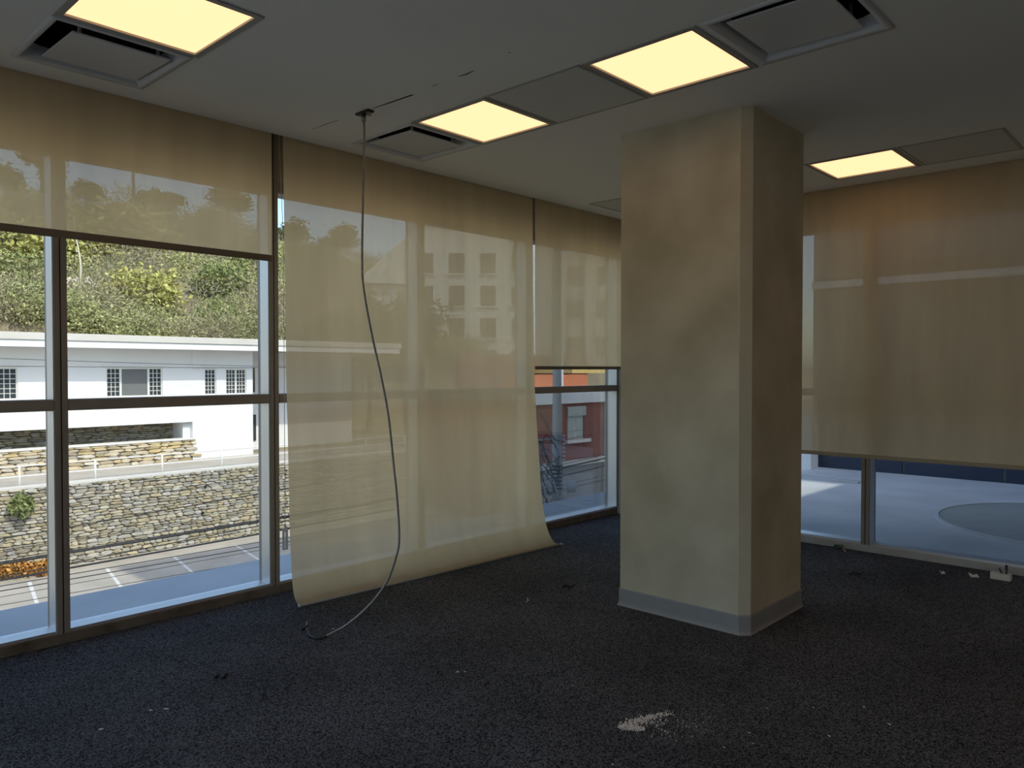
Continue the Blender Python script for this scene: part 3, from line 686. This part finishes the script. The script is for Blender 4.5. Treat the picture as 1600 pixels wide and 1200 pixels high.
o = join_stones('parapet_stone', courses(-2, 16.3, -2.95, -1.80, .11, .19, .3, .75, 9), HY - .02, 'tan', wh, .09); o.location = -wh.location
rel(box('parapet_cap', -12, 16.32, HY - .10, HY + .34, -1.80, -1.72, 'rail'), wh)
rel(box('side_wing', 19.46, 27, HY + 2.2, HY + 2.5, -3.2, 2.46, 'render'), wh)
rel(box('return_wall', 19.2, 19.46, HY + .25, HY + 2.4, -3.2, 2.46, 'render'), wh)
rel(box('rear_mass', -12, 27, HY + 4.5, HY + 8, -3.2, 2.46, 'render'), wh)
rel(box('left_wall', -12, -11.7, HY, HY + 8, -3.2, 2.46, 'render'), wh)
# roof slab with a tan upper fascia and a white lower one
rel(box('roof', -13, 28, HY - 1.3, HY + 9, 2.70, 3.0, 'eave', bevel=.02), wh); rel(box('fascia', -12.9, 27.9, HY - 1.24, HY - 1.0, 2.43, 2.70, 'render'), wh); rel(box('eave_soffit', -12.9, 27.9, HY - 1.0, HY + .3, 2.46, 2.70, 'render'), wh)
rel(box('pilaster', 16.36, 16.75, HY - .12, HY, 1.6, 2.46, 'render'), wh)
def hwin(x0, x1, z0, z1, panes):
    f = bpy.data.objects.new('window', None); COL.objects.link(f); f.parent = wh; f.location = Vector(((x0 + x1) / 2, HY, z0)) - wh.location
    def add(o): o.parent = f; o.location = Vector(o.location) - Vector(((x0 + x1) / 2, HY, z0)); return o
    bm = bmesh.new(); xs = [x0 + (x1 - x0) * p[0] for p in panes] + [x1]
    hs = [(xs[i] + .045, xs[i + 1] - .045, z0 + .05, z1 - .05) for i in range(len(panes))]
    plate(bm, x0, x1, z0, z1, hs, HY + .06, HY + .14, (0, 2, 1)); add(fin('frame', bm, 'rail'))
    for (a, b_, c, d), p in zip(hs, panes):
        add(box('pane', a, b_, HY + .11, HY + .125, c, d, p[1]))
        if p[2]:
            bm = bmesh.new(); nx, nz = p[2]
            for i in range(1, nx): x = a + (b_ - a) * i / nx; bx(bm, x - .012, x + .012, HY + .085, HY + .105, c, d)
            for i in range(1, nz): z = c + (d - c) * i / nz; bx(bm, a, b_, HY + .086, HY + .104, z - .012, z + .012)
            add(fin('muntins', bm, 'rail'))
    bm = bmesh.new(); bx(bm, x0 - .2, x1 + .2, HY - .06, HY, z1 + .05, z1 + .11); add(fin('lintel', bm, 'rail'))
hwin(*WIN[0], [(0, 'screen', None), (.66, 'screen', None), (.70, 'darkpane', (3, 6))])
hwin(*WIN[1], [(0, 'darkpane', (3, 6)), (.25, 'screen', None), (.75, 'darkpane', (3, 6))])
hwin(*WIN[2], [(0, 'darkpane', (3, 6))]); hwin(*WIN[3], [(0, 'darkpane', (3, 6)), (.5, 'darkpane', (3, 6))])
hwin(*WIN[4], [(0, 'darkpane', (3, 6)), (.25, 'screen', None), (.75, 'darkpane', (3, 6))])
for x0, x1, z0, z1 in ((20.4, 20.75, .3, 1.6), (20.3, 20.8, -2.3, -.9)):
    rel(box('narrow_window', x0, x1, HY + 2.15, HY + 2.2, z0, z1, 'darkpane'), wh)

# ================================================================= hillside
def hz(x, y):
    a = x / y
    k = 1.0 if a < .5 else max(.45, 1 - (a - .5) * .6)
    t = max(0, y - 46)
    return (-2.7 if y < 46 else -2.2) + (5.2 if y > 46 else 0) * k + t * .345 * k + .6 * math.sin(x * .21 + y * .13) + .4 * math.sin(x * .5 - y * .37)
xs = np.linspace(-30, 130, 81); ys = np.concatenate([[36.4, 42, 45.5], np.linspace(46.5, 97, 40), [100, 120]])
V = []; F = []
for j, y in enumerate(ys):
    for x in xs:
        z = hz(x, min(y, 97)) if y > 46 else -2.78
        if y >= 100: z -= (y - 97) * .12
        V.append((x, y, z))
nx = len(xs)
for j in range(len(ys) - 1):
    for i in range(nx - 1): a = j * nx + i; F.append((a, a + 1, a + nx + 1, a + nx))
o = pydata('hillside', V, F, 'soil'); struct(o, 'dry scrubby hillside rising behind the white house', 'hill')
for p in o.data.polygons: p.use_smooth = True
# uncountable brush
PAL = [tuple(q * g for q, g in zip(c_, (1.12, 1.1, .92))) for c_ in [(.30, .275, .215), (.34, .315, .25), (.29, .285, .17), (.34, .34, .18), (.25, .27, .13), (.37, .37, .20), (.36, .30, .22), (.27, .245, .20), (.22, .24, .12)]]
Vs = []; Cs = []
pr_ = random.Random(5); cnt = 0
while cnt < 1450:
    y = 46.8 + 50 * pr_.random() ** 1.3 if cnt > 230 else 46.3 + pr_.random() * 1.4; x = y * pr_.uniform(-.02, .98)
    R = pr_.uniform(.8, 2.0) * (1 + (y - 46) * .006); n = 400
    pv = math.sin(x * .42 + 1.3) * math.cos(y * .31 + x * .1) + pr_.gauss(0, .35); tw = pv > 0
    v = leaf_cloud(n, (R * pr_.uniform(.9, 1.4), R, R * pr_.uniform(.65, 1.0)), (.042 if tw else .088) * (1 + (y - 46) * .012), cnt, 7 if tw else 1.8, .35, 1.3 if tw else .8)
    v += np.array([x, y, hz(x, y) + R * .45]); Vs.append(v)
    c = pr_.choice(PAL[:3] + PAL[6:8]) if tw else pr_.choice(PAL[2:6] + PAL[8:]); Cs.append(np.tile(np.array([*c, 1.0]), (len(v), 1))); cnt += 1
o = leaf_obj('hill_brush', np.concatenate(Vs), 'brush'); C = np.concatenate(Cs).astype(np.float32)
ca = o.data.color_attributes.new('tint', 'FLOAT_COLOR', 'POINT'); ca.data.foreach_set('color', C.ravel())
tag(o, 'dense dry scrub and grass covering the hillside', 'brush'); o['kind'] = 'stuff'
# shrubs that stand out
SHM = {}
def shrub(x, y, R, m, label, grp=None, up=.55):
    k = (m, random.randrange(3))
    if k not in SHM:
        f = leaf_obj('foliage', leaf_cloud(1900, (1.25, 1.0, .85), .085, 50 + 7 * k[1], 1.8, .45), m); SHM[k] = f.data; bpy.data.objects.remove(f)
        s = sprigs('branches', (0, 0, -.6), 8, 1.1, 'bark', None, 9 + k[1], .035); SHM[k, 's'] = s.data; bpy.data.objects.remove(s)
    r = thing('shrub', (x, y, hz(x, y) + R * up - .5), label, 'bush', grp); r.scale = (R, R, R)
    link('foliage', SHM[k], None, r); link('branches', SHM[k, 's'], None, r)
for (x, y, R, m, lb) in [(17.0, 68.6, 2.4, 'shrubY', 'bright yellow-green shrub on the hillside at the far left edge'), (20.5, 69, 1.9, 'shrubY', 'yellow shrub high on the hillside just left of the first mullion'),
        (22.9, 69.6, 2.6, 'shrubY', 'large yellow shrub high on the hillside right of the pale stalk'), (26.4, 70.5, 2.8, 'shrubY', 'broad yellow-green shrub below the raised blind'),
        (30.5, 78, 2.4, 'shrubY', 'sparse yellow shrub high up beneath the blind hem'), (23.0, 58.3, 2.1, 'shrubY', 'vivid yellow-green shrub in the middle of the hillside'),
        (30.6, 61.2, 1.9, 'shrubG', 'dark green shrub on the right part of the hillside'), (16.2, 49.2, 1.3, 'shrubG', 'low green shrub just above the white house roof, near the mullion'),
        (17.7, 64.2, 1.8, 'shrubG', 'dark green shrub at the foot of the pale stalk'), (26.7, 54.4, 1.4, 'shrubG', 'olive shrub above the roof at the right of the hillside'),
        (14.9, 54.2, 1.5, 'shrubG', 'green shrub above the roof left of the mullion'), (38.5, 70.5, 2.3, 'shrubG', 'tall leafy green shrub at the right edge of the clear pane')]:
    q = (y - 3.6) / y; shrub(x * q, y * q, R * 1.1, m, lb, 'standout shrubs on the hillside', .75)
# tall dry flower stalk with grey fallen leaves
b = thing('dry_stalk', (17.6, 55.0, hz(17.6, 55) + .3), 'tall pale dead flower stalk standing on the hillside', 'plant')
tube('stalk', catmull([(0, 0, 0), (.05, 0, 2.2), (-.2, 0, 4.0), (-.35, 0, 5.3)], 4), [.075 - .004 * i for i in range(13)], 'pale', b, 6)
r_ = random.Random(3)
for i in range(9):
    a = r_.uniform(-.5, 3.6); L = r_.uniform(.7, 1.6)
    tube('fallen_leaf', [(0, 0, .5), (math.cos(a) * L * .6, -.3, .95 + r_.uniform(0, .5)), (math.cos(a) * L * 1.1, -.5, .55 + r_.uniform(-.2, .3))], [.05, .06, .02], 'pale', b, 5)
# trees and a mast on the ridge
def tree(x, y, hgt, cr, label, seed, m='tree', z=None):
    z0 = hz(x, y) if z is None else z
    r = thing('ridge_tree', (x, y, z0), label, 'tree', 'trees along the ridge')
    tube('trunk', catmull([(0, 0, -.3), (.2, 0, hgt * .4), (-.1, 0, hgt * .8)], 4), [.22 - .018 * i for i in range(9)], 'bark', r, 7)
    rr = random.Random(seed); bl = []
    for k in range(6):
        bl.append(leaf_cloud(330, (cr * rr.uniform(.4, .75), cr * .55, cr * rr.uniform(.3, .55)), .24, seed * 9 + k, 1.7, .3) + np.array([rr.uniform(-.6, .6) * cr, rr.uniform(-.4, .4) * cr, hgt * rr.uniform(.55, 1.0)]))
    leaf_obj('crown', np.concatenate(bl), m, r); return r
for k, (x, y, h, c, lb) in enumerate([(26.5, 95, 6.5, 2.6, 'tall loose tree on the ridge seen through the raised blind at the far left'), (23.5, 95.5, 2.8, 2.4, 'low dark tree at the left end of the ridge'), (31, 95, 2.6, 2.0, 'rounded tree on the ridge right of the first mullion'),
        (38, 94, 2.4, 2.2, 'bushy ridge tree near the mast'), (47, 93, 4.2, 3.2, 'wide ridge tree near the tall mullion'), (55, 92, 4, 3.2, 'ridge tree seen through the long blind near its left edge'), (61, 90, 6, 3.4, 'tall ridge tree seen through the long blind'), (41, 95, 2.6, 2, 'narrow ridge tree right of the mast')]):
    tree(x, y, h, c, lb, k + 1)
b = thing('ridge_mast', (36.3, 95, hz(36.3, 95)), 'thin mast with a crossbar on the ridge, seen through the raised blind', 'mast')
tube('pole', [(0, 0, 0), (0, 0, 7.6)], .16, 'bark', b, 6); tube('crossbar', [(-1.0, 0, 7.3), (1.1, 0, 7.4)], .13, 'bark', b, 6)
# street trees in front of the hill to the right of the white house
for k, (x, y, h, c, lb) in enumerate([(31, 42, 8.5, 3.6, 'leafy tree right of the white house, behind the long blind'), (37, 45, 9.5, 4.0, 'second leafy tree behind the long blind, left of its middle')]):
    tree(x, y, h, c, lb, 30 + k, z=-3.0)['group'] = 'trees behind the long blind'

# ================================================================= buildings to the right
# white apartment block with rows of windows
ap = thing('apartment_block', (52, 56, -3), 'pale apartment block with rows of windows seen through the long blind', 'building')
ap.rotation_euler = (0, 0, math.radians(-47))          # faces the camera
def abx(name, *a, m='apt'): return box(name, *a, m, ap)
abx('body', -4.4, 9.5, 0, 10, -4, 19.0); abx('side_body', -8.5, -4.4, 1.2, 9, -4, 13.0); abx('cornice', -4.7, 9.8, -.3, 10.2, 19.0, 19.5)
bm = bmesh.new(); vv = [bm.verts.new(p) for p in ((-9.2, .6, 14.0), (-4.4, .6, 18.2), (-4.4, .6, 13.0), (-9.2, .6, 13.2), (-9.2, 9, 14.0), (-4.4, 9, 18.2), (-4.4, 9, 13.0), (-9.2, 9, 13.2))]
for f in ((0, 1, 2, 3), (7, 6, 5, 4), (0, 4, 5, 1), (1, 5, 6, 2), (2, 6, 7, 3), (3, 7, 4, 0)): bm.faces.new([vv[i] for i in f])
fin('gable_roof', bm, 'apt', ap)
for r0 in range(6):
    z = 15.0 - 3.2 * r0
    for x in (-3.0, .1, 3.2, 6.3):
        wn = abx('window', x - .75, x + .75, -.06, .1, z - 1.0, z + 1.0, m='aptw'); box('sill', x - .9, x + .9, -.22, 0, z - 1.15, z - 1.02, 'apt', wn)
    if z < 11.5:
        for x in (-7.4, -5.6): abx('window', x - .5, x + .5, 1.12, 1.3, z - .8, z + .8, m='aptw')
# second pale block further right
ap2 = thing('apartment_block', (66, 50, -3), 'second pale block with tall piers seen through the narrow blind', 'building'); ap2.rotation_euler = (0, 0, math.radians(-50))
box('body', -8, 8, 0, 8, -4, 17, 'eave', ap2)
for x in (-6.4, -3.2, 0, 3.2, 6.4): box('pier', x - .55, x + .55, -.5, 0, -4, 17, 'apt', ap2)
for x in (-4.8, -1.6, 1.6, 4.8):
    for z in (3, 7, 11, 14.5): box('window', x - .9, x + .9, -.05, .1, z - 1, z + 1, 'aptw', ap2)
# brick house
BY = 24.5
bh = thing('brick_house', (31.5, BY, ZR), 'red brick house with a white band and one tall window, beyond the ledge', 'house')
bm = bmesh.new(); plate(bm, 27.2, 33.6, -3.15, -.2, [(30.45, 31.82, -2.06, -.42)], BY, BY + .3, (0, 2, 1)); rel(fin('brick_wall', bm, 'brick'), bh)
rel(box('body', 27.2, 36, BY + .8, BY + 9, ZR, .3, 'brick'), bh); rel(box('lower_wall', 27.2, 33.6, BY + .1, BY + .5, ZR, -3.4, 'gray'), bh)
rel(box('white_band', 27.2, 36, BY - .15, BY + 9, -.2, .32, 'render'), bh); rel(box('ledge_band', 27.2, 36, BY - .12, BY + .4, -3.42, -3.12, 'eave'), bh)
rel(box('corner_pilaster', 33.6, 34.35, BY - .05, BY + .8, ZR, -.2, 'eave'), bh); rel(box('pale_wall', 34.35, 36, BY + .02, BY + .8, ZR, -.2, 'render'), bh)
rel(box('orange_parapet', 27.2, 33.7, BY + 1.2, BY + 1.4, .32, 1.25, 'orange'), bh); rel(box('rear_wall', 28.6, 40, BY + 6, BY + 6.4, .3, 2.4, 'brick'), bh)
rel(box('roof_canopy', 34.6, 40, BY + 3, BY + 6, 1.3, 1.6, 'yellow'), bh)
for x in (28.3, 31.2): rel(box('white_post', x - .16, x + .16, BY + 1.0, BY + 1.2, .32, 3.2, 'render'), bh)
f = rel(box('window_frame', 30.43, 31.84, BY + .05, BY + .12, -2.08, -.40, 'rail'), bh); wz = bh.location
f2 = box('shutter_box', 30.42, 31.9, BY - .08, BY + .06, -.86, -.38, 'palepane'); rel(f2, bh)
for x0, x1 in ((30.52, 31.08), (31.18, 31.76)): rel(box('pane', x0, x1, BY + .03, BY + .06, -2.02, -.86, 'palepane'), bh)
rel(box('sill', 30.25, 32.2, BY - .2, BY + .06, -2.24, -2.08, 'rail'), bh)
rel(box('door_frame', 34.5, 34.62, BY - .02, BY + .05, -3.1, -1.6, 'rail'), bh)
# utility pole with cross arms, transformer and cable bundle
PX, PY = 19.05, 15.75
up_ = thing('utility_pole', (PX, PY, ZR), 'grey concrete utility pole with tangled cables in front of the brick house', 'utility pole')
rel(tube('shaft', [(PX, PY, ZR), (PX, PY, 5.5)], [.17, .13], 'pole', sides=12), up_)
rel(tube('cross_arm', [(PX - .9, PY + .2, -.72), (PX + .25, PY - .1, -.70)], .035, 'pole', sides=6), up_)
rel(tube('cross_arm', [(PX - .2, PY, -3.0), (PX + 1.3, PY - .3, -2.8)], .03, 'pole', sides=6), up_)
rel(tube('cross_arm', [(PX - .2, PY, -2.6), (PX + 1.2, PY - .3, -2.85)], .03, 'pole', sides=6), up_)
rel(tube('meter_can', [(PX + .48, PY - .2, -2.45), (PX + .48, PY - .2, -2.1)], .15, 'pole', sides=12), up_)
rr = random.Random(12)
for i in range(8):
    rel(tube('insulator', [(PX + .20, PY - .08, -.62 - .13 * i), (PX + .27, PY - .1, -.62 - .13 * i)], .03, 'rail', sides=6), up_)
for i in range(11):
    z0 = rr.uniform(-2.3, .2); x1 = rr.uniform(.5, 1.3)
    P = [(PX - .1, PY - .15, z0 - .9), (PX - .35 * x1, PY - .2, z0 - rr.uniform(.2, 1.2)), (PX - .8 * x1, PY - .1, z0 + rr.uniform(-.5, .5)), (PX - 1.0 * x1, PY - .1, z0 - rr.uniform(.4, 1.6)), (PX - .5, PY - .1, z0 - rr.uniform(.9, 1.9)), (PX - .05, PY - .17, z0 - rr.uniform(.6, 1.8))]
    rel(tube('cable_loop', catmull(P, 6), rr.choice([.012, .018, .022]), rr.choice(['cable', 'cable', 'pole', 'green']), sides=5), up_)
for i in range(7):
    z = -1.6 - .12 * i
    rel(tube('cable_band', [(PX, PY, z), (PX, PY, z + .045)], .185, 'cable', sides=12), up_)
